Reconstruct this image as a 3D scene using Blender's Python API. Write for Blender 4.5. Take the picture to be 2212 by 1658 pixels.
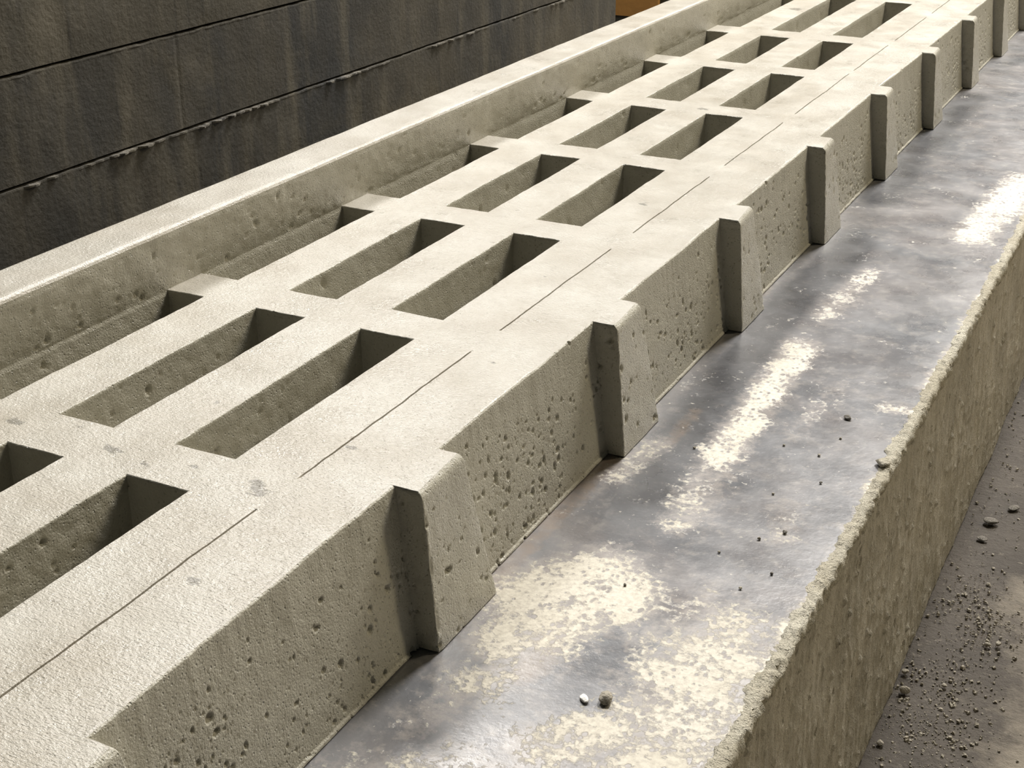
import bpy, math, random
import numpy as np
from mathutils import Matrix, Vector

for o in list(bpy.data.objects): bpy.data.objects.remove(o)
scene = bpy.context.scene
COL = scene.collection

# ------------------------------------------------------------------ camera
cam_data = bpy.data.cameras.new('camera')
cam = bpy.data.objects.new('camera', cam_data); COL.objects.link(cam)
F_PX = 3050.56
cam_data.sensor_fit = 'HORIZONTAL'; cam_data.sensor_width = 36.0
cam_data.lens = F_PX / 2212 * 36.0
cam_data.clip_start = 0.02; cam_data.clip_end = 200
RIGHT = Vector((0.8931509, 0.4497532, 0.0018686))
DOWN = Vector((0.1862050, -0.3659906, -0.9117996))
FWD = Vector((-0.4094010, 0.8147226, -0.4106311))
CAM = Vector((0.9135466, -0.8779686, 0.7297854))
m = Matrix((RIGHT, -DOWN, -FWD)).transposed().to_4x4(); m.translation = CAM
cam.matrix_world = m
scene.camera = cam

# ------------------------------------------------------------------ light
world = bpy.data.worlds.new('hall_air'); scene.world = world
world.use_nodes = True
bg = world.node_tree.nodes['Background']
bg.inputs['Color'].default_value = (0.88, 1.0, 0.92, 1)
bg.inputs['Strength'].default_value = 0.022

def lamp(name, loc, target, sx, sy, watts, col=(1.0, 0.93, 0.82)):
    l = bpy.data.lights.new(name, 'AREA'); l.shape = 'RECTANGLE'
    l.size = sx; l.size_y = sy; l.energy = watts; l.color = col
    o = bpy.data.objects.new(name, l); COL.objects.link(o)
    o.location = loc
    d = Vector(target) - Vector(loc)
    o.rotation_euler = d.to_track_quat('-Z', 'Y').to_euler()
    return o
# rows of hall lamps under the roof: one row behind the rail, one over the bed, one over the aisle
lamp('hall_lamp', (-3.3, 5.0, 5.7), (0, 0.9, 0), 1.6, 1.6, 500, (1, .965, .925))
lamp('hall_lamp', (0.35, 6.0, 6.0), (0, 1.2, 0), 1.2, 2.4, 900, (1, .965, .925))
lamp('hall_lamp', (5.4, 6.0, 4.8), (0, 1.5, 0), 1.2, 2.6, 280, (1, .86, .60))
lamp('hall_lamp', (1.0, 11.0, 4.6), (0, 5.0, 0), 2.0, 2.0, 400, (1, .95, .89))

vs = scene.view_settings
vs.view_transform = 'Standard'; vs.look = 'None'; vs.gamma = 1.0
vs.use_curve_mapping = False; vs.exposure = -0.28

# ------------------------------------------------------------------ helpers
def root(name, loc, label, cat, group=None):
    o = bpy.data.objects.new(name, None); COL.objects.link(o)
    o.location = loc; o.empty_display_size = 0.1
    o['label'] = label; o['category'] = cat
    if group: o['group'] = group
    return o

class MB:
    """collects grids and faces in world coordinates, then links them as one mesh"""
    def __init__(s): s.v = []; s.f = []; s.n = 0; s.mi = []
    def grid(s, P, keep=None, flip=False, mi=0):
        ny, ns = P.shape[:2]
        s.v.append(P.reshape(-1, 3))
        i = np.arange(ny - 1)[:, None] * ns + np.arange(ns - 1)[None, :] + s.n
        q = np.stack([i, i + 1, i + ns + 1, i + ns], -1)
        if flip: q = q[..., ::-1]
        q = q[keep] if keep is not None else q.reshape(-1, 4)
        s.f.append(q); s.n += ny * ns; s.mi.append(np.full(len(q), mi))
    def build(s, name, mat, parent=None, smooth=False, attrs=None):
        v = np.concatenate(s.v).astype(np.float64); f = np.concatenate(s.f)
        if parent is not None: v = v - np.array(parent.location)
        me = bpy.data.meshes.new(name)
        me.vertices.add(len(v)); me.vertices.foreach_set('co', v.ravel())
        me.loops.add(f.size); me.loops.foreach_set('vertex_index', f.ravel().astype(np.int32))
        me.polygons.add(len(f))
        me.polygons.foreach_set('loop_start', np.arange(0, f.size, 4, dtype=np.int32))
        me.polygons.foreach_set('loop_total', np.full(len(f), 4, dtype=np.int32))
        me.update(calc_edges=True); me.validate()
        me.polygons.foreach_set('use_smooth', np.full(len(me.polygons), smooth))
        if attrs:
            for k, a in attrs.items():
                if callable(a): a = a(np.concatenate(s.v))
                at = me.attributes.new(k, 'FLOAT', 'POINT'); at.data.foreach_set('value', a.astype(np.float32))
        for q in (mat if isinstance(mat, (list, tuple)) else [mat]): me.materials.append(q)
        if isinstance(mat, (list, tuple)): me.polygons.foreach_set('material_index', np.concatenate(s.mi).astype(np.int32))
        o = bpy.data.objects.new(name, me); COL.objects.link(o)
        if parent is not None: o.parent = parent
        return o

def box(mb, x0, x1, y0, y1, z0, z1):
    c = np.array([[x0,y0,z0],[x1,y0,z0],[x1,y1,z0],[x0,y1,z0],[x0,y0,z1],[x1,y0,z1],[x1,y1,z1],[x0,y1,z1]], float)
    mb.v.append(c)
    mb.f.append(np.array([[0,3,2,1],[4,5,6,7],[0,1,5,4],[1,2,6,5],[2,3,7,6],[3,0,4,7]]) + mb.n); mb.n += 8

def vnoise(a, b, seed):
    """lattice noise, -1..1"""
    T = np.random.RandomState(seed).uniform(-1, 1, (256, 256))
    i = np.floor(a).astype(int); j = np.floor(b).astype(int)
    u = a - i; v = b - j; u = u * u * (3 - 2 * u); v = v * v * (3 - 2 * v)
    g = lambda p, q: T[p & 255, q & 255]
    return (g(i, j) * (1 - u) + g(i + 1, j) * u) * (1 - v) + (g(i, j + 1) * (1 - u) + g(i + 1, j + 1) * u) * v
def wob(a, b, scale, seed, octaves=3):
    """smooth pseudo-noise of two coordinates, about -1..1"""
    out = 0; amp = 1; tot = 0
    a, b = np.broadcast_arrays(np.asarray(a, float), np.asarray(b, float))
    for k in range(octaves):
        w = 2.2 / scale; t = .6 + k
        out = out + amp * vnoise((a * math.cos(t) - b * math.sin(t)) * w + 7.3 * k + seed, (a * math.sin(t) + b * math.cos(t)) * w + 3.1, seed + k)
        tot += amp; amp *= .6; scale *= .45
    return 1.5 * out / tot

def ysteps(y0, y1, k):
    ys = [y0]
    while ys[-1] < y1:
        ys.append(ys[-1] + k * max(.85, ys[-1] + 1.15))
    ys[-1] = y1
    return np.array(ys)

def pits(ys, ss, n, seed, rmin, rmax, dens=None, depth=.55, pw=4):
    """height field of blow holes on a grid of (y, s)"""
    r = np.random.RandomState(seed); h = np.zeros((len(ys), len(ss)))
    c = 0
    while c < n:
        y = r.uniform(ys[0], ys[-1]); s = r.uniform(ss[0], ss[-1])
        if dens is not None and r.rand() > dens(y, s): c += .4; continue
        c += 1
        R = rmin + (rmax - rmin) * r.rand() ** pw
        ay = R * r.uniform(.7, 1.4); as_ = R * r.uniform(.7, 1.5)
        i0, i1 = np.searchsorted(ys, [y - ay, y + ay]); j0, j1 = np.searchsorted(ss, [s - as_, s + as_])
        if i1 - i0 < 1 or j1 - j0 < 1: continue
        q = ((ys[i0:i1, None] - y) / ay) ** 2 + ((ss[None, j0:j1] - s) / as_) ** 2
        d = R * depth * 2 * np.clip(1 - q, 0, 1) ** .6
        h[i0:i1, j0:j1] = np.minimum(h[i0:i1, j0:j1], -d)
    return h

def arc_len(prof):
    d = np.hypot(*np.diff(prof, axis=0).T); return np.concatenate([[0], np.cumsum(d)])

def resample(prof, step):
    prof = np.array(prof, float); L = arc_len(prof); n = max(2, int(L[-1] / step) + 1)
    s = np.linspace(0, L[-1], n)
    s = np.unique(np.concatenate([s, L]))
    return s, np.stack([np.interp(s, L, prof[:, 0]), np.interp(s, L, prof[:, 1])], 1)

def normals2(p):
    t = np.gradient(p, axis=0); t /= np.linalg.norm(t, axis=1)[:, None] + 1e-12
    return np.stack([-t[:, 1], t[:, 0]], 1)

# ------------------------------------------------------------------ materials
def new_mat(name):
    M = bpy.data.materials.new(name); M.use_nodes = True
    nt = M.node_tree; b = nt.nodes['Principled BSDF']
    return M, nt, b
class NT:
    def __init__(s, nt, coord='Object'):
        s.nt = nt; tc = nt.nodes.new('ShaderNodeTexCoord'); s.co = tc.outputs[coord]
    def mapping(s, sc):
        n = s.nt.nodes.new('ShaderNodeMapping'); n.inputs['Scale'].default_value = sc
        s.nt.links.new(s.co, n.inputs['Vector']); return n.outputs[0]
    def noise(s, scale, detail=4, rough=.55, vec=None, out='Fac', dist=0):
        n = s.nt.nodes.new('ShaderNodeTexNoise'); n.inputs['Scale'].default_value = scale
        n.inputs['Detail'].default_value = detail; n.inputs['Roughness'].default_value = rough
        n.inputs['Distortion'].default_value = dist
        s.nt.links.new(vec or s.co, n.inputs['Vector']); return n.outputs[out]
    def voro(s, scale, vec=None, rnd=1):
        n = s.nt.nodes.new('ShaderNodeTexVoronoi'); n.inputs['Scale'].default_value = scale
        n.inputs['Randomness'].default_value = rnd
        s.nt.links.new(vec or s.co, n.inputs['Vector']); return n.outputs['Distance']
    def rng(s, v, a, b, c=0, d=1):
        n = s.nt.nodes.new('ShaderNodeMapRange'); n.clamp = True
        for i, x in zip((1, 2, 3, 4), (a, b, c, d)): n.inputs[i].default_value = x
        s.nt.links.new(v, n.inputs[0]); return n.outputs[0]
    def math(s, op, a, b=None):
        n = s.nt.nodes.new('ShaderNodeMath'); n.operation = op
        for i, x in enumerate((a, b)):
            if x is None: continue
            if isinstance(x, (int, float)): n.inputs[i].default_value = x
            else: s.nt.links.new(x, n.inputs[i])
        return n.outputs[0]
    def mix(s, f, a, b):
        n = s.nt.nodes.new('ShaderNodeMix'); n.data_type = 'RGBA'
        for i, x in ((0, f), (6, a), (7, b)):
            if isinstance(x, (int, float)): n.inputs[i].default_value = x
            elif isinstance(x, tuple): n.inputs[i].default_value = (*x, 1)
            else: s.nt.links.new(x, n.inputs[i])
        return n.outputs[2]
    def attr(s, name):
        n = s.nt.nodes.new('ShaderNodeAttribute'); n.attribute_name = name; return n.outputs['Fac']
    def bump(s, h, dist, strength=1, prev=None):
        n = s.nt.nodes.new('ShaderNodeBump'); n.inputs['Distance'].default_value = dist
        n.inputs['Strength'].default_value = strength
        s.nt.links.new(h, n.inputs['Height'])
        if prev is not None: s.nt.links.new(prev, n.inputs['Normal'])
        return n.outputs[0]
    def to(s, v, sock):
        if isinstance(v, (int, float)): sock.default_value = v
        else: s.nt.links.new(v, sock)

def concrete(name, base, light, dark, rough=(.38, .6), bumps=.0012, micro=.0005, spec=.5, aniso=(1, 1, 1), wet=0):
    M, nt, b = new_mat(name); n = NT(nt)
    c = n.mix(n.rng(n.noise(9, 5), .35, .65), base, light)
    c = n.mix(n.rng(n.noise(55, 5, .6), .52, .75, 0, .5), c, dark)
    c = n.mix(n.rng(n.noise(420, 2), .5, .75, 0, .35), c, dark)
    sc = n.rng(n.math('ADD', n.attr('scuff'), n.math('MULTIPLY', n.math('SUBTRACT', n.noise(150, 5, .7, n.mapping((.5, 1, 1))), .5), 2.2)), .62, .80, 0, .75)
    c = n.mix(sc, c, (.17, .16, .13))
    n.to(c, b.inputs['Base Color'])
    n.to(n.rng(n.noise(16, 4), .3, .7, *rough), b.inputs['Roughness'])
    b.inputs['Specular IOR Level'].default_value = spec
    b.inputs['Coat Weight'].default_value = wet; b.inputs['Coat Roughness'].default_value = .09
    v = n.mapping(aniso)
    h = n.bump(n.noise(90, 6, .65, v), bumps * 2)
    h = n.bump(n.noise(360, 3, .6, v), micro * 2, 1, h)
    p = n.rng(n.voro(170), .06, .26)
    h = n.bump(p, .0016, .7 if wet and aniso[0] == 1 else .3, h)
    n.to(h, b.inputs['Normal']); n.to(h, b.inputs['Coat Normal'])
    return M

M_TOP = concrete('wet_cast_concrete', (.46, .425, .355), (.565, .54, .475), (.39, .36, .30), (.25, .45), .0003, .0006, .5, (.5, 1, 1), .4)
M_SIDE = concrete('cast_face_concrete', (.46, .44, .365), (.51, .49, .41), (.36, .34, .275), (.32, .52), .0005, .0005, .5, (1, 1, 1), .4)
M_CRUST = concrete('dried_slurry', (.58, .53, .41), (.72, .68, .56), (.30, .265, .19), (.6, .8), .003, .001, .3)
M_CRUMB = concrete('concrete_crumb', (.46, .42, .34), (.52, .48, .40), (.28, .25, .19), (.5, .8), .002, .001, .3)

# side of the casting bed: rough concrete with run-down streaks
M_BED, nt, b = new_mat('rough_bed_concrete'); n = NT(nt)
st = n.mapping((1, 1, .28))
c = n.mix(n.rng(n.noise(26, 5, .6, st), .36, .64), (.62, .575, .475), (.47, .435, .35))
c = n.mix(n.rng(n.noise(7, 4), .45, .7, 0, .5), c, (.27, .245, .19))
c = n.mix(n.rng(n.noise(130, 4, .7, n.mapping((1, 1, .7))), .56, .68, 0, .8), c, (.56, .51, .40))
c = n.mix(n.rng(n.noise(160, 4, .7, n.mapping((1.1, 1, .6))), .60, .70, 0, .8), c, (.14, .12, .085))
n.to(c, b.inputs['Base Color']); b.inputs['Roughness'].default_value = .7
h = n.bump(n.noise(60, 6, .7, n.mapping((1, 1, .6))), .006)
h = n.bump(n.noise(260, 4, .7, n.mapping((1, 1, .9))), .004, 1, h)
n.to(h, b.inputs['Normal'])

# steel plate: dried slurry, lamp sheen, oil film, slab reflection and rust, painted by masks
M_STEEL, nt, b = new_mat('stained_steel_plate'); n = NT(nt)
pale_mask, dark, rust = n.attr('pale_mask'), n.attr('oil_and_reflection'), n.attr('rust')
c = n.mix(n.rng(n.noise(5, 5, .6, None, 'Fac', .6), .35, .65), (.125, .13, .14), (.19, .18, .18))
c = n.mix(n.rng(n.noise(30, 6, .7), .50, .72, 0, .55), c, (.36, .335, .31))
c = n.mix(n.rng(n.noise(48, 5, .6), .60, .70, 0, .4), c, (.10, .10, .105))
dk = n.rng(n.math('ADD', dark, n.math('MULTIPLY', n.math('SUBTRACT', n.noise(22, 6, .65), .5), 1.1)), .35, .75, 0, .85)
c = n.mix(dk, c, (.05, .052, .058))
rs = n.rng(n.math('ADD', rust, n.math('MULTIPLY', n.math('SUBTRACT', n.noise(45, 5, .65), .5), 1.3)), .4, .9, 0, .55)
c = n.mix(rs, c, (.26, .19, .135))
dots = n.rng(n.voro(105, n.mapping((1, .7, 1))), .12, .40, -.6, 0)
low = n.math('MULTIPLY', n.math('SUBTRACT', n.noise(19, 5, .65), .5), 2.6)
hz = n.rng(n.math('ADD', pale_mask, n.math('MULTIPLY', n.math('SUBTRACT', n.noise(60, 7, .75), .5), 2.2)), .25, .85, 0, .75)
c = n.mix(hz, c, (.33, .30, .275))
ds = n.rng(n.math('ADD', n.math('ADD', pale_mask, n.math('ADD', low, dots)), n.math('MULTIPLY', n.math('SUBTRACT', n.noise(95, 7, .68), .5), 2.6)), .60, .98, 0, .94)
c = n.mix(ds, c, n.mix(n.rng(n.noise(140, 4, .7), .4, .65), (.66, .62, .51), (.47, .43, .35)))
sp = n.rng(n.noise(170, 3, .6), .68, .74, 0, .8)
c = n.mix(sp, c, (.62, .59, .52))
n.to(c, b.inputs['Base Color'])
r = n.rng(n.noise(11, 5, .6), .3, .7, .22, .40)
r = n.math('ADD', r, n.math('MULTIPLY', ds, .35)); n.to(r, b.inputs['Roughness'])
b.inputs['Specular IOR Level'].default_value = .8
h = n.bump(n.noise(14, 4), .002, .6)
h = n.bump(n.noise(130, 5, .7), .0005, .6, h)
h = n.bump(ds, .0004, 1, h)
n.to(h, b.inputs['Normal'])

# dark block wall
M_WALL, nt, b = new_mat('grimy_wall_blocks'); n = NT(nt)
st = n.mapping((1, 1, .35))
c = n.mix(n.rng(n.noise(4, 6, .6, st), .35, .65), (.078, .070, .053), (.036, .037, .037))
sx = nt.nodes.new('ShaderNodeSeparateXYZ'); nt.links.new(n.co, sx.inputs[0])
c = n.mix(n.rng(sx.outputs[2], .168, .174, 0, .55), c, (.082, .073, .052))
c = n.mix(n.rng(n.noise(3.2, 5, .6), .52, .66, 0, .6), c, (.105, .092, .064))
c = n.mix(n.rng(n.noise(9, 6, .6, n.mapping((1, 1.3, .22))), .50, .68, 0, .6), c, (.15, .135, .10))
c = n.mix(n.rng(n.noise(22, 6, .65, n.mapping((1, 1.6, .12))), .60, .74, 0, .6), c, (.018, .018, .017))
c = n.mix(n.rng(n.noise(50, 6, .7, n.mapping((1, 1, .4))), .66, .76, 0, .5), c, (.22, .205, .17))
c = n.mix(n.math('MULTIPLY', n.attr('crumb'), n.rng(n.noise(70, 5, .7), .42, .62)), c, (.27, .25, .21))
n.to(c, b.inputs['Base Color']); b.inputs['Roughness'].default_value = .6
h = n.bump(n.noise(90, 5, .6), .0018); n.to(h, b.inputs['Normal'])

# floor
M_FLOOR, nt, b = new_mat('dirty_floor'); n = NT(nt)
c = n.mix(n.rng(n.noise(5, 6, .6), .35, .65), (.065, .054, .043), (.10, .084, .067))
dd = n.rng(n.math('ADD', n.attr('pale_mask'), n.math('MULTIPLY', n.math('SUBTRACT', n.noise(14, 8, .68), .5), 1.3)), .35, .9, 0, .9)
c = n.mix(dd, c, (.36, .315, .245))
c = n.mix(n.rng(n.noise(75, 5, .7), .60, .72, 0, .55), c, (.34, .30, .24))
n.to(c, b.inputs['Base Color']); b.inputs['Roughness'].default_value = .65
h = n.bump(n.noise(60, 7, .7), .006); n.to(h, b.inputs['Normal'])

def plain(name, col, rough, metal=0, bs=30, bd=.001):
    M, nt, b = new_mat(name); n = NT(nt)
    k = tuple(x * .82 for x in col)
    n.to(n.mix(n.rng(n.noise(6, 5), .35, .7), col, k), b.inputs['Base Color'])
    b.inputs['Roughness'].default_value = rough; b.inputs['Metallic'].default_value = metal
    n.to(n.bump(n.noise(bs, 4), bd), b.inputs['Normal']); return M
M_ORANGE = plain('orange_paint', (.46, .235, .062), .5)
M_DKGREEN = plain('dark_grimy_steel', (.05, .046, .030), .6)

# ------------------------------------------------------------------ dimensions (metres)
ZB = -0.20          # bed plate
ZF = -0.656         # floor
Y0, Y1 = -0.78, 8.2
XA = (-.420, -.3536); XB = (-.2599, -.1769); XC = (-.084, 0.0)
XS = .0908
XE, XEB = .1935, .2175
XBACK = -.506
rows = [(-.700, -.300), (-.228, .1617), (.2467, .6413), (.7238, 1.1111), (1.1975, 1.5833), (1.6662, 2.0495),
        (2.1372, 2.5239), (2.6116, 2.9981), (3.0945, 3.7314), (3.83, 4.215), (4.30, 4.685), (4.77, 5.155), (5.24, 5.625), (5.71, 6.095), (6.18, 6.565), (6.65, 7.03), (7.12, 7.50)]
dashes = [(-.66, -.29), (-.215, .158), (.245, .638), (.724, 1.106), (1.205, 1.577), (1.666, 2.047), (2.14, 2.60), (2.664, 3.021), (3.10, 3.50), (3.6, 4.1), (4.2, 4.6), (4.7, 5.1)]

def edge_wob(y):      # the hand-floated outer arris is not quite straight
    return .0022 * wob(y, y * 0, .35, 5, 3) + .0004 * wob(y, y * 0, .03, 6, 2)

# ------------------------------------------------------------------ structure
def bumpy_plane(name, x0, x1, y0, y1, z, mat, attr=None, sx=.03, k=.01, amp=.002):
    xs = np.arange(x0, x1 + sx, sx); ys = ysteps(y0, y1, k)
    Y, X = np.meshgrid(ys, xs, indexing='ij')
    mb = MB(); mb.grid(np.stack([X, Y, z + amp * (wob(Y, X, .3, 11) - 1)], -1), flip=True)
    at = {k_: fn(X, Y).ravel() for k_, fn in (attr or {}).items()}
    return mb.build(name, mat, None, True, at)

def floor_paleness(X, Y):
    d = np.clip((X - .70 - .05 * wob(Y, X, .6, 3)) / .16, 0, 1)  # paler away from the bed side, with a wavy border
    return d * .75 + .12
fl = bumpy_plane('floor', -7, 9, -6, 14, ZF, M_FLOOR, {'pale_mask': floor_paleness}, .05, .01)
fl['kind'] = 'structure'

def wall_blocks():
    mb = MB(); cr = []
    ys = ysteps(-1.6, 3.955, .0035)
    # (z of the joint under the course, how far the course stands out)
    courses = [(-.656, -.450, .006, None), (-.450, -.244, .005, None), (-.244, -.037, .0025, 1.565), (-.037, .171, 0.0, 1.522),
               (.171, .379, .0, None), (.379, .587, -.008, None), (.587, .79, -.010, None), (.79, 1.0, -.012, None)]
    XW = -1.1
    prof = []; mark = []
    for (z0, z1, off, joint) in courses:
        prof += [(XW + off - .016, z0), (XW + off - .014, z0 + .0035), (XW + off, z0 + .0055)]
        mark += [0, 0, 0]
        zz = np.linspace(z0 + .012, z1 - .007, 14)
        prof += [(XW + off, z) for z in zz]; mark += [0] * len(zz)
        prof += [(XW + off, z1 - .004), (XW + off - .0005, z1 - .0006), (XW + off - .012, z1 + .000)]; mark += [1, 1, 1]
    prof = np.array(prof); mark = np.array(mark)
    P = np.zeros((len(ys), len(prof), 3))
    lump = np.clip(wob(ys, ys * 0, .35, 21, 2) * .9 + .45, 0, 1) * np.clip(wob(ys, ys * 0, .03, 22, 3) * 1.3 + .6, 0, 1.6)
    P[..., 0] = prof[None, :, 0]; P[..., 1] = ys[:, None]; P[..., 2] = prof[None, :, 1]
    P[..., 0] += .0015 * wob(P[..., 1], P[..., 2], .25, 31)
    hi = np.where(np.abs(prof[:, 1] - .171) < .01, .12, 1.0)[None, :]
    P[..., 0] += .009 * lump[:, None] * mark[None, :] * hi
    P[..., 2] += .0016 * wob(P[..., 1], P[..., 1] * 0, .07, 33, 3) * mark[None, :]
    # upright joints
    for (z0, z1, off, joint) in courses:
        if joint is None: continue
        for jy in (joint, joint - 2.4, joint + 2.4):
            zz = (P[..., 2] > z0 + .004) & (P[..., 2] < z1 - .002)
            g = np.exp(-((P[..., 1] - jy) / .0035) ** 2)
            P[..., 0] -= .0014 * g * zz
    mb.grid(P)
    cr = np.clip(mark[None, :] * hi * (lump[:, None] * 1.0), 0, .85).ravel()
    back = len(cr)
    # closed end, top and back
    b0, b1 = XW - .42, XW - .012
    e = np.array([[[b0, 3.955, -.656], [b1, 3.955, -.656]], [[b0, 3.955, 1.0], [b1, 3.955, 1.0]]]); mb.grid(e, flip=True)
    e = np.array([[[b0, -1.6, -.656], [b0, 3.955, -.656]], [[b0, -1.6, 1.0], [b0, 3.955, 1.0]]]); mb.grid(e)
    e = np.array([[[b0, -1.6, 1.0], [b1, -1.6, 1.0]], [[b0, 3.955, 1.0], [b1, 3.955, 1.0]]]); mb.grid(e)
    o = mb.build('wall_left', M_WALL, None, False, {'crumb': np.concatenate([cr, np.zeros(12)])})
    o['kind'] = 'structure'
wall_blocks()

# ------------------------------------------------------------------ casting bed: concrete base and steel plate
bed = root('casting_bed', (0, 1.5, ZF), 'long rough concrete casting bed carrying the stained steel plate, its streaked side facing right', 'casting bed')
XT, XF_ = .594, .618
mb = MB()
ys = ysteps(-1.0, 7.5, .0022)
ss, pr = resample([(XT - .0058, ZB - .0126), (XT - .001, ZB - .0128), (XT + .001, ZB - .018), (XF_, ZF)], .0036)
nn = -normals2(pr)
nn[:, 0] = 1; nn[:, 1] = 0
Y, S = np.meshgrid(ys, ss, indexing='ij')
h = .0011 * wob(Y * 3.2, S * .8, .06, 41, 4) + .0022 * wob(Y, S, .35, 42, 2) + .0014 * np.clip(wob(Y, S * .6, .02, 44, 2) - .35, 0, 1) * 2
rr = np.random.RandomState(9)
h += -pits(ys, ss, 2600, 51, .0015, .0055, None, .5) * (1)      # grit stuck to the side
h += pits(ys, ss, 1500, 52, .0015, .006, None, .7)
h[:, :3] *= .4
P = np.stack([pr[None, :, 0] + h, Y, np.broadcast_to(pr[None, :, 1], Y.shape)], -1)
mb.grid(P, flip=True)
box(mb, -.78, XT - .006, -1.0, 7.5, ZF, ZB - .0125)
mb.build('bed_body', M_BED, bed, True)

# crust of dried slurry along the arris
mb = MB(); ys = ysteps(-1.0, 7.5, .0026)
wd = .0175 + .009 * np.clip(wob(ys, ys * 0, .16, 61, 3), -.1, 1.6)
ht = .0035 + .003 * np.clip(wob(ys, ys * 0, .045, 62, 3), -.8, 1.4)
cols = [(-1.0, 0.0), (-.86, .35), (-.6, .8), (-.3, 1.0), (-.05, .85)]
P = np.zeros((len(ys), len(cols) + 4, 3)); P[..., 1] = ys[:, None]
for j, (a, hgt) in enumerate(cols):
    P[:, j, 0] = XT + .003 + a * wd + .0050 * wob(ys, ys * 0 + j * .01, .022, 63, 3)
    P[:, j, 2] = ZB - .0006 + hgt * ht + .0030 * wob(ys, ys * 0 + j * .02, .016, 64, 3) * hgt
for j, (a, z) in enumerate([(.0045, -.002), (.0058, -.008), (.0045, -.016), (-.004, -.026)]):
    P[:, len(cols) + j, 0] = XT + a + .0040 * wob(ys, ys * 0 + j * .02, .02, 65, 3)
    P[:, len(cols) + j, 2] = ZB + z * (1 + .7 * wob(ys, ys * 0, .05, 66, 3))
mb.grid(P, flip=True)
o = mb.build('dried_slurry_ridge', M_CRUST, None, True); o['kind'] = 'stuff'; o['category'] = 'dried slurry'; o['label'] = 'cream crumbly ridge of dried slurry along the outer edge of the casting bed'

STROKES = [
('c',[(0.270,0.425),(0.338,0.504),(0.385,0.466)],.042,1.1),('c',[(0.360,0.405),(0.303,0.330)],.035,1),
('c',[(0.357,1.325),(0.363,1.097),(0.368,0.885)],.026,1.05),('c',[(0.372,0.854),(0.386,0.683)],.03,.6),
('c',[(0.539,2.559),(0.522,2.264),(0.506,2.075)],.038,1),('c',[(0.523,0.402),(0.532,0.276),(0.544,0.204),(.55,0.0)],.066,.95),  # first cream stroke paints dust and lamp sheen at the plate's far edge
('c',[(0.480,0.225),(0.410,0.172)],.03,.8),('c',[(0.358,0.338),(0.298,0.230)],.03,.6),('c',[(0.372,1.750),(0.351,1.492)],.02,.6),
('c',[(0.499,0.768),(0.515,0.694)],.02,.45),('c',[(0.307,0.234),(0.285,0.151)],.02,.5),('c',[(0.253,0.746),(0.274,0.870)],.02,.6),
('c',[(0.595,1.158),(0.540,1.149)],.012,.8),('c',[(.44,1.0),(.46,1.2)],.02,.3),('c',[(.40,.10),(.30,.02)],.05,.6),
('c',[(0.45,0.40),(0.48,0.50)],.03,.5),
('d',[(0.305,1.905),(0.278,1.506),(0.285,1.135),(0.300,0.865),(0.325,0.699)],.042,1),('d',[(0.268,3.401),(0.250,2.849),(0.270,2.253)],.05,.8),  # dark strokes along the slab foot paint its reflection in the steel
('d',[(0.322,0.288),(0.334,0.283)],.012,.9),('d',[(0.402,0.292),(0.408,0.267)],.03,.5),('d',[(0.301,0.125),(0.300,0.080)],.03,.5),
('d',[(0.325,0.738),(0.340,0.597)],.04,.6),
('r',[(0.353,0.453),(0.347,0.363),(0.350,0.284)],.022,.8),('r',[(0.284,0.999),(0.286,0.876)],.014,.7),('r',[(0.228,0.659),(0.227,0.589)],.02,.7),
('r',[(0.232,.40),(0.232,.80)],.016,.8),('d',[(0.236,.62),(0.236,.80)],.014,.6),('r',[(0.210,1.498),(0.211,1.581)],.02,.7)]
def mask(X, Y, t):
    out = np.zeros_like(X)
    for (k, pts, r, s) in STROKES:
        if k != t: continue
        for a, c in zip(pts[:-1], pts[1:]):
            a = np.array(a); c = np.array(c); d = c - a; L = d @ d
            u = np.clip(((X - a[0]) * d[0] + (Y - a[1]) * d[1]) / L, 0, 1)
            q = np.hypot(X - a[0] - u * d[0], (Y - a[1] - u * d[1]) * .75)
            out = np.maximum(out, s * np.clip(1.30 - q / r * .75, 0, 1))
    return out
plate = None
xs = np.arange(-.76, .5882, .006); ys = ysteps(-.95, 7.4, .006)
Y, X = np.meshgrid(ys, xs, indexing='ij')
mb = MB(); mb.grid(np.stack([X, Y, np.full_like(X, ZB)], -1), flip=True)
pale_mask = np.maximum(mask(X, Y, 'c'), np.clip((X - .572 - .012 * wob(Y, X, .12, 71)) / .022, 0, .9))
pale_mask = np.clip(pale_mask + .10, 0, 1.1)
ats = {'pale_mask': pale_mask.ravel(), 'oil_and_reflection': mask(X, Y, 'd').ravel(), 'rust': mask(X, Y, 'r').ravel()}
x1 = xs[-1]
n0 = mb.n; box(mb, -.76, x1, -.95, 7.4, ZB - .012, ZB - .0004); mb.f[-1] = mb.f[-1][[0, 2, 3, 4, 5]]
for k_ in ats: ats[k_] = np.concatenate([ats[k_], np.zeros(8)])
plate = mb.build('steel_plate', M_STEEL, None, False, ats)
plate['label'] = 'blue-grey steel casting plate with cream slurry stains, lying on the concrete bed'; plate['category'] = 'steel plate'

# ------------------------------------------------------------------ the slotted concrete casting
slab = root('slotted_slab', (0, 1.5, ZB + .001), 'pale wet concrete slotted floor slab with raised back rail, lying on the steel plate', 'concrete slab')

def topz(Y, X):
    return .0009 * wob(Y, X, .25, 81, 2) + .00035 * wob(Y * .6, X, .02, 82, 2)

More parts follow.
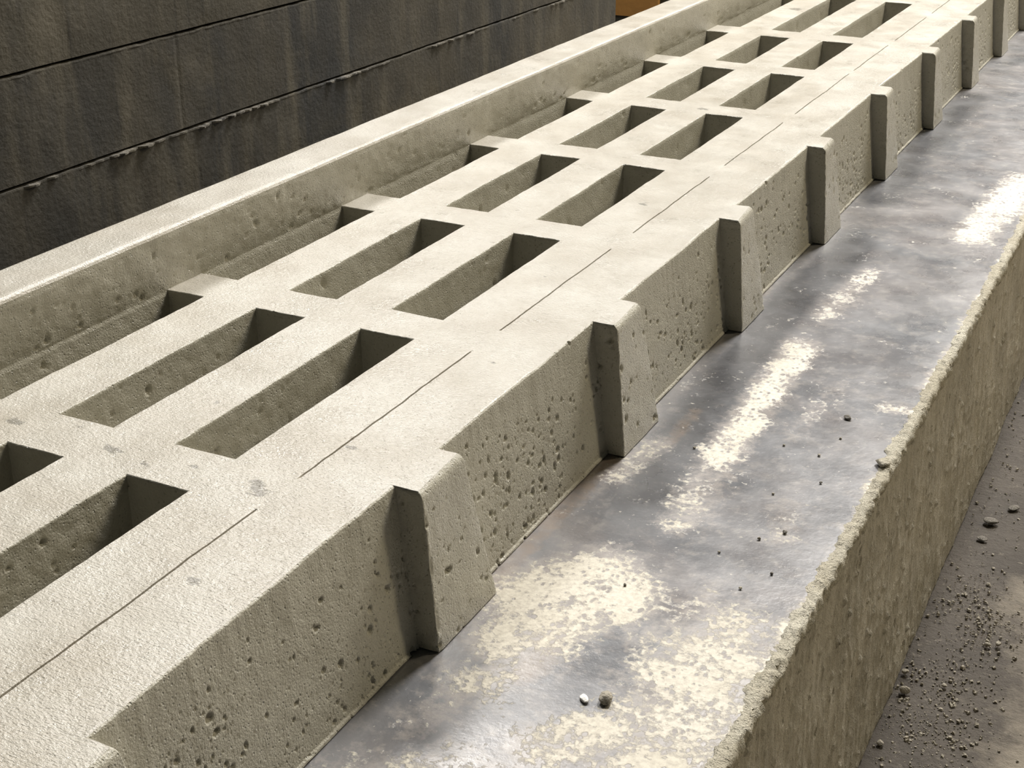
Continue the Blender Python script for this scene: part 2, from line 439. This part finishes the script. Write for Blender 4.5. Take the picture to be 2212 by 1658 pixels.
SCUFFS = [(-.14, .201, .022, .010), (.07, .196, .020, .012), (.055, .212, .014, .008), (.101, .330, .016, .006), (.045, 1.363, .016, .010),
          (-.295, 3.464, .03, .03), (-.103, 2.09, .022, .014), (-.304, .384, .008, .006), (-.112, .355, .008, .006), (-.215, .23, .010, .006),
          (-.292, .205, .020, .010), (-.08, .19, .012, .007), (-.03, .21, .010, .006), (.12, .02, .012, .008), (.13, .62, .008, .006), (.05, .95, .008, .006)]
def deck():
    mb = MB(); B = .0016
    xb = [XBACK]
    for a, c in (XA, XB, XC): xb += [a - B if a != XA[0] else a, c + B]
    gx = [XS - .0050, XS - .0016, XS - .0011, XS + .0008, XS + .0013, XS + .0050]
    xs = sorted(set(xb + gx + list(np.arange(XBACK, XE - .008, .009)) + [XE - .006]))
    xs = [x for i, x in enumerate(xs)]
    # drop filler columns too near to the set-out lines
    hard = set(xb + gx + [XE - .006]); keepx = []
    for x in xs:
        if x in hard or min(abs(x - h_) for h_ in hard) > .0030: keepx.append(x)
    xs = np.array(keepx)
    yb = []
    for a, c in rows: yb += [a - B, c + B]
    yh = set(yb); ysf = [y for y in ysteps(Y0, Y1, .005) if min(abs(y - h_) for h_ in yh) > .003]
    ys = np.array(sorted(ysf + yb))
    Y, X = np.meshgrid(ys, xs, indexing='ij')
    Z = topz(Y, X)
    ins = np.zeros(Y.shape, bool)
    g = np.zeros_like(ys)
    for a, c in dashes:
        g = np.maximum(g, np.clip(np.minimum(ys - a, c - ys) / .008 + .2, 0, 1))
    wav = .0006 * wob(ys, ys * 0, .09, 83)
    for j, x in enumerate(xs):
        if x in (gx[2], gx[3]):
            Z[:, j] -= .0100 * g
        if x > XS: Z[:, j] += .0002 * np.clip(1 - (x - XS) / .05, 0, 1) * g
        if x in gx: X[:, j] += wav
    cx = .5 * (xs[1:] + xs[:-1]); cy = .5 * (ys[1:] + ys[:-1])
    hole = np.zeros((len(cy), len(cx)), bool)
    for a, c in rows:
        iy = (cy > a - B) & (cy < c + B)
        for x0, x1 in (XA, XB, XC):
            hole |= iy[:, None] & ((cx > x0 - B) & (cx < x1 + B))[None, :]
    mb.grid(np.stack([X, Y, Z], -1), keep=~hole, flip=True)
    # slot walls
    for ri, (a, c) in enumerate(rows):
        st = .0016 * max(.8, a + 1.15) * 1.6
        for ci, (x0, x1) in enumerate((XA, XB, XC)):
            yl = np.arange(a, c + st, st); yl[-1] = c
            L = c - a
            # wall facing +X (the one the photo shows), dense
            lv = np.concatenate([[0, B * .35, B], np.arange(B + st, .105, st), [.15, .1985]])
            Yw, S = np.meshgrid(yl, lv, indexing='ij')
            fade = np.clip(np.minimum(Yw - a, c - Yw) / .006, 0, 1) * np.clip(S / .004, 0, 1)
            H = pits(yl, lv, int(L * 130), 100 + ri * 7 + ci, .001, .0042, None, .8)
            H += .0006 * wob(Yw, S, .05, 90 + ci, 3)
            xx = x0 - B + np.interp(lv, [0, B * .35, B, .03, .2], [0, B * .6, B, B + .0006, B + .003])
            if ci == 0: xx = xx + B; xx[:3] = x0
            P = np.stack([xx[None] + H * fade, Yw, topz(Yw, np.full_like(Yw, x0 - B)) * np.clip(1 - S / .01, 0, 1) - S], -1)
            # spread end corners outward at the arris
            P[..., 1] += np.where(Yw == a, -B, 0) * np.clip(1 - S / B, 0, 1) + np.where(Yw == c, B, 0) * np.clip(1 - S / B, 0, 1)
            mb.grid(P, mi=1)
            # wall facing -X
            lv2 = np.array([0, B * .35, B, .02, .06, .12, .1985])
            off = np.array([B, B * .4, 0, -.0006, -.001, -.002, -.003])
            yl2 = np.linspace(a, c, 24)
            Yw, S = np.meshgrid(yl2, lv2, indexing='ij')
            P = np.stack([x1 + np.broadcast_to(off, S.shape), Yw, topz(Yw, np.full_like(Yw, x1)) * (S < .01) - S], -1)
            P[..., 1] += np.where(Yw == a, -1, 0) * np.clip(off, 0, 1) + np.where(Yw == c, 1, 0) * np.clip(off, 0, 1)
            mb.grid(P, flip=True, mi=1)
            # ends
            for yy, sg in ((c, 1), (a, -1)):
                xl = np.linspace(x0, x1, max(6, int((x1 - x0) / st / 1.5)))
                lv3 = np.concatenate([[0, B * .35, B], np.arange(B + st, .09, st * 1.5), [.15, .1985]])
                Xw, S = np.meshgrid(xl, lv3, indexing='ij')
                of = np.interp(lv3, [0, B * .35, B, .2], [B, B * .4, 0, -.004])
                H = .0008 * wob(Xw, S, .03, 95 + ri, 3) * np.clip(S / .006, 0, 1)
                P = np.stack([Xw, yy + sg * (of[None] + H), topz(np.full_like(Xw, yy), Xw) * (S < .01) - S], -1)
                P[0, :, 0] -= (B * np.clip(1 - lv3 / B, 0, 1)) if ci else 0; P[-1, :, 0] += B * np.clip(1 - lv3 / B, 0, 1)
                mb.grid(P, flip=(sg < 0), mi=1)
    # outer side with rounded arris and blow holes
    ys = ysteps(Y0, Y1 - .6, .0010)
    ss, pr = resample([(XE - .006, 0), (XE - .0028, -.0004), (XE - .0008, -.0022), (XE, -.006), (XE + .003, -.03), (XEB - .001, -.180), (XEB + .001, -.194), (XEB + .0035, -.1965), (XEB + .004, -.1985)], .0015)
    Y, S = np.meshgrid(ys, ss, indexing='ij')
    def dens(y, s):
        return min(1, max(.04, (s / .2 - .08) * 1.9)) * (.35 + .65 * (wob(y, s, .25, 102, 2) > -.1))
    H = pits(ys, ss, 30000, 101, .0008, .0044, dens, .62, 9)
    low = np.clip(S / .05, 0, 1) * np.clip((.195 - S) / .02, 0, 1)
    H += low * .0006 * wob(Y, S, .08, 103, 4)
    H *= np.clip(S / .007, 0, 1)
    ew = edge_wob(ys)[:, None] * np.clip(1 - (S - .006) / .10, 0, 1) * np.clip(S / .004 + .15, 0, 1)
    P = np.stack([pr[None, :, 0] + H + ew, Y, pr[None, :, 1] + topz(Y, np.full_like(Y, XE - .006)) * np.clip(1 - S / .006, 0, 1)], -1)
    P[..., 2] += np.where(S > .198, .0008 * wob(Y, S * 0, .05, 106, 3), 0)
    mb.grid(P[:, :4], flip=True); mb.grid(P[:, 3:], flip=True, mi=1)
    # back side, underside rim
    e = np.array([[[XBACK, Y0, -.1985], [XBACK, Y1, -.1985]], [[XBACK, Y0, 0], [XBACK, Y1, 0]]]); mb.grid(e)
    e = np.array([[[XBACK, Y0, -.1985], [XEB, Y0, -.1985]], [[XBACK, Y0, 0], [XE - .006, Y0, 0]]]); mb.grid(e, flip=True)
    e = np.array([[[XBACK, Y1, -.1985], [XE, Y1, -.1985]], [[XBACK, Y1, 0], [XE, Y1, 0]]]); mb.grid(e)
    def scuff(v):
        out = np.zeros(len(v))
        for x, y, rx, ry in SCUFFS:
            q = np.hypot((v[:, 0] - x) / rx / 1.1, (v[:, 1] - y) / ry / 1.3)
            out = np.maximum(out, np.clip(1.25 - q, 0, 1) * 1.05)
        return out * (v[:, 2] > -.004)
    mb.build('slotted_deck', [M_TOP, M_SIDE], slab, True, {'scuff': scuff})
    me = bpy.data.objects['slotted_deck'].data
    cc = np.zeros(len(me.polygons) * 3); me.polygons.foreach_get('center', cc); cc = cc.reshape(-1, 3)
    me.polygons.foreach_set('use_smooth', ~(np.abs(cc[:, 0] - XS) < .0058))
deck()

def rail():
    mb = MB(); ys = ysteps(Y0, Y1, .0019)
    ss, pr = resample([(-.4200, -.0005), (-.4195, .004), (-.4135, .080), (-.4135, .0865), (-.4155, .0900), (-.4200, .0922), (-.4260, .0925),
                       (-.46, .0922), (-.4975, .0920), (-.5015, .0905), (-.5030, .0870), (-.5055, .0)], .003)
    Y, S = np.meshgrid(ys, ss, indexing='ij')
    face = np.clip(S / .004, 0, 1) * np.clip((.083 - S) / .004, 0, 1)
    def dens(y, s): return (.25 + .75 * max(0, 1 - s / .09)) if s < .083 else .0
    ssf = ss[ss < .086]
    H = np.zeros_like(Y)
    H[:, :len(ssf)] = pits(ys, ssf, 2000, 111, .0012, .0048, lambda y, s: .22 + .78 * max(0, 1 - s / .09) ** 1.5, .62, 6)
    H += .0008 * wob(Y, S, .06, 112, 3)
    top = (S > .1)
    W_ = .0007 * wob(Y, S, .2, 113, 3)
    P = np.stack([pr[None, :, 0] + H * face, Y, pr[None, :, 1] + W_ * top], -1)
    lip = np.exp(-((S - .094) / .008) ** 2)
    P[..., 0] += lip * .0014 * wob(Y, Y * 0, .12, 114, 3)
    k_ = len(ssf)
    mb.grid(P[:, :k_ + 1], mi=1); mb.grid(P[:, k_:])
    o = mb.build('back_rail', [M_TOP, M_SIDE], slab, True)
rail()

def lug(k, yn, yf, yfb, dens_k=1):
    """upright spacer lug on the outer side, wider at its foot"""
    mb = MB(); s = .0016 * max(.85, yn + 1.15) * .9
    r = np.random.RandomState(200 + k)
    xo_n, xo_f = .2285 + r.uniform(-.001, .001), .2225
    xob = .2465
    nz = max(30, int(.2 / s)); zt = np.concatenate([[0, .0012, .003, .006], np.linspace(.010, .1985, nz)])
    # plan path: inner near -> outer near -> outer far -> inner far
    path = [(XE - .0062, 0), (0, 0), (0, 1), (XE - .0062, 1)]
    nn_ = max(8, int(.035 / s)); nf = max(14, int(.1 / s)); rc = .0013
    rows_ = []
    for z in zt:
        t = z / .2
        xi = XE - .0062
        ya, yb_ = yn - .001 - .002 * t, yf + (yfb - yf) * t
        xa = xo_n + (xob - xo_n) * t; xb_ = xo_f + (xob - xo_f) * t
        rd = .0055 * (1 - min(1, z / .009)) ** 2          # soft top arris on the outer side
        re = .0020 * (1 - min(1, z / .004)) ** 2
        xa -= rd; xb_ -= rd; ya += re; yb_ -= re
        pts = [(xi + (xa - rc - xi) * u, ya) for u in np.linspace(0, 1, nn_)]
        pts += [(xa - rc + rc * math.sin(a), ya + rc - rc * math.cos(a)) for a in (.5, 1.05)]
        pts += [(xa + (xb_ - xa) * u, ya + rc + (yb_ - ya - 2 * rc) * u) for u in np.linspace(0, 1, nf)]
        pts += [(xb_ - rc + rc * math.cos(a), yb_ - rc + rc * math.sin(a)) for a in (.5, 1.05)]
        pts += [(xb_ - rc + (xi - xb_ + rc) * u, yb_) for u in np.linspace(0, 1, 8)]
        rows_.append(pts)
    A = np.array(rows_)                                  # nz, npath, 2
    P = np.zeros(A.shape[:2] + (3,)); P[..., :2] = A; P[..., 2] = -zt[:, None]
    L = arc_len(A[len(zt) // 2])
    tang = np.gradient(A, axis=1); tang /= np.linalg.norm(tang, axis=2)[..., None] + 1e-12
    Nx, Ny = tang[..., 1], -tang[..., 0]
    H = pits(zt, L, int(90 * dens_k), 300 + k, .001, .0042, None, .85)
    Lg, Zg = np.meshgrid(L, zt)
    H += .0004 * wob(Zg + k, Lg, .05, 310 + k, 3)
    cn = abs(Lg - L[nn_]) < .004
    H += cn * .0012 * wob(Zg, Zg * 0 + k, .02, 320 + k, 3)
    H *= np.clip(Zg / .008, 0, 1)
    P[..., 0] += Nx * H; P[..., 1] += Ny * H
    P[..., 2] += topz(P[..., 1], P[..., 0]) * np.clip(1 - Zg / .02, 0, 1)
    mb.grid(P, flip=True, mi=1)
    # top face: fan between inner line and ring
    ring = P[0]; zt0 = topz(ring[:, 1], ring[:, 0])
    ring = ring.copy()
    n_ = len(ring); xi = XE - .0062
    inner = ring.copy(); inner[:, 0] = xi; inner[:, 1] = np.linspace(ring[0, 1], ring[-1, 1], n_)
    G = np.stack([inner + (ring - inner) * u for u in (0, .33, .66, 1)], 0)
    G[..., 2] = topz(G[..., 1], G[..., 0]) + .0001
    mb.grid(G, flip=False)
    mb.build('spacer_lug', [M_TOP, M_SIDE], slab, True)
near = [-.300, .272, .812, 1.3456, 1.8811, 2.4119, 2.9593, 3.5158]
far = [-.205, .373, .9089, 1.4334, 1.9711, 2.5032, 3.0485, 3.6008]
for k in range(8): lug(k, near[k], far[k], far[k] + .037)
for k in range(8, 14):
    y = 4.055 + (k - 8) * .535 if k > 8 else 4.055
    lug(k, y, y + .09, y + .127)

# ------------------------------------------------------------------ loose lumps
def lump_mesh(name, seed, sub=3):
    import bmesh
    bm = bmesh.new(); bmesh.ops.create_icosphere(bm, subdivisions=sub, radius=1)
    r = random.Random(seed); offs = [(Vector((r.uniform(-1, 1), r.uniform(-1, 1), r.uniform(-1, 1))).normalized(), r.uniform(.5, .95)) for _ in range(9)]
    for v in bm.verts:
        for d, c in offs:
            t = v.co.dot(d)
            if t > c: v.co -= d * (t - c) * .85
        v.co.z *= .75
        v.co *= 1 + .06 * math.sin(9 * v.co.x + seed) * math.sin(8 * v.co.y + 2 * seed)
    me = bpy.data.meshes.new(name); bm.to_mesh(me); bm.free()
    for p in me.polygons: p.use_smooth = True
    return me
def lump(name, loc, size, seed, mat, label, cat, group=None, stretch=(1, 1, 1)):
    me = lump_mesh(name, seed); me.materials.append(mat)
    zs = [v.co.z * size * stretch[2] for v in me.vertices]
    for v in me.vertices: v.co = Vector((v.co.x * size * stretch[0], v.co.y * size * stretch[1], v.co.z * size * stretch[2] - min(zs)))
    o = bpy.data.objects.new(name, me); COL.objects.link(o)
    o.location = loc; o.rotation_euler.z = seed * 1.7
    o['label'] = label; o['category'] = cat
    if group: o['group'] = group
    return o
M_WHITE = concrete('white_chip', (.80, .79, .76), (.85, .84, .80), (.7, .69, .66), (.4, .6), .001, .0005)
M_DKCRUMB = concrete('dark_crumb', (.20, .18, .15), (.26, .24, .20), (.12, .11, .09), (.4, .6), .002, .001)
ZP = ZB + .0003
lump('concrete_crumb', (.448, .273, ZP), .0085, 3, M_CRUMB, 'largest grey-brown concrete crumb on the steel plate, beside the small white chip', 'crumb', stretch=(1.3, .9, .8))
lump('white_chip', (.426, .266, ZP), .0065, 5, M_WHITE, 'small white chip lying on the steel plate beside the largest crumb', 'chip', stretch=(1.3, .8, .45))
lump('concrete_crumb', (.499, 1.082, ZP), .0065, 7, M_DKCRUMB, 'dark lone crumb on the plate between the cream strip and the bed edge', 'crumb', stretch=(1.2, 1, .7))
lump('concrete_crumb', (.583, .953, ZB + .003), .012, 11, M_CRUST, 'flat cream clod sitting on the crusted bed edge, right of the dark lone crumb', 'crumb', stretch=(1.0, 1.3, .5))
for i, (x, y, s) in enumerate([(.495, .941, .003), (.508, 1.01, .0028), (.515, .705, .004), (.49, .675, .0035), (.506, .551, .0028), (.378, .495, .0028), (.326, .883, .003), (.47, .80, .0025), (.52, .86, .003), (.455, .62, .0025), (.44, .95, .0025), (.53, .60, .003)]):
    lump('small_crumb', (x, y, ZP), s * .8, 20 + i, (M_CRUMB, M_CRUST, M_DKCRUMB)[i % 3], 'tiny concrete crumb scattered on the steel plate', 'crumb', 'tiny crumbs on the steel plate')
fz = ZF + .0004
for i, (x, y, s, L) in enumerate([(.639, 1.074, .0095, 'largest pale pebble on the dark floor, close to the foot of the bed'),
        (.629, 1.129, .006, 'pale pebble on the floor, just beyond the largest one and against the bed foot'),
        (.694, 1.12, .005, 'pale crumb on the floor to the right of the largest pebble'),
        (.736, 1.271, .0055, 'pale crumb near the right frame edge, left one of a close pair'),
        (.752, 1.279, .0055, 'pale crumb near the right frame edge, right one of a close pair'),
        (.636, .928, .006, 'pale pebble on the floor near the bottom of the frame by the bed foot')]):
    lump('floor_pebble', (x, y, fz), s, 50 + i, M_CRUMB, L, 'pebble', 'pebbles on the floor by the bed')
for i, (x, y) in enumerate([(.669, 1.703), (.70, 1.78), (.665, 1.63)]):
    lump('dark_clod', (x, y, fz), (.013, .011, .009)[i], 70 + i, M_DKCRUMB, ('dark clod on the floor, upper right, nearest the bed', 'dark clod on the floor, upper right, farthest of three', 'dark clod on the floor, upper right, nearest the camera of three')[i], 'clod', 'dark clods on the floor', (1.2, 1, .5))

def scatter():
    r = np.random.RandomState(77); mb = MB()
    base = np.array([[-1,-1,0],[1,-1,0],[1,1,0],[-1,1,0],[-.6,-.6,1.1],[.6,-.6,1.1],[.6,.6,1.1],[-.6,.6,1.1]], float)
    fc = np.array([[0,3,2,1],[4,5,6,7],[0,1,5,4],[1,2,6,5],[2,3,7,6],[3,0,4,7]])
    for i in range(2600):
        x = .622 + abs(r.normal(0, .12)); y = r.uniform(.5, 4.0)
        if r.rand() < .4:
            c = [(0.70, 1.15), (.66, 1.0), (.74, 1.3), (.69, 1.4), (.72, 1.0)][r.randint(5)]
            x = c[0] + r.normal(0, .03); y = c[1] + r.normal(0, .06)
        if x < .624: continue
        s = .0008 + .0022 * r.rand() ** 4
        t = r.uniform(0, 6.28); R = np.array([[math.cos(t), -math.sin(t), 0], [math.sin(t), math.cos(t), 0], [0, 0, 1]])
        v = (base + r.uniform(-.35, .35, base.shape)) * s * r.uniform(.7, 1.3, 3); v[:, 2] = np.maximum(v[:, 2], 0)
        mb.v.append(v @ R.T + np.array([x, y, ZF - .0008])); mb.f.append(fc + mb.n); mb.n += 8
    o = mb.build('crumb_scatter', M_CRUMB, None, False)
    o['kind'] = 'stuff'; o['label'] = 'fine pale concrete grit strewn over the dark floor beside the bed'; o['category'] = 'grit'
scatter()

# ------------------------------------------------------------------ beyond the wall end
cab = root('orange_cabinet', (-2.4, 6.9, ZF), 'orange-painted steel box on a dark plinth, seen beyond the end of the block wall', 'steel box')
mb = MB(); box(mb, -3.0, -1.910, 6.50, 7.3, ZF + .037, .9); mb.build('cabinet_body', M_ORANGE, cab)
mb = MB(); box(mb, -2.98, -1.912, 6.503, 7.28, ZF, ZF + .037); mb.build('plinth', M_DKGREEN, cab)
mb = MB(); box(mb, -1.910, -1.55, 6.53, 7.3, ZF, .9); mb.build('side_frame', M_DKGREEN, cab)
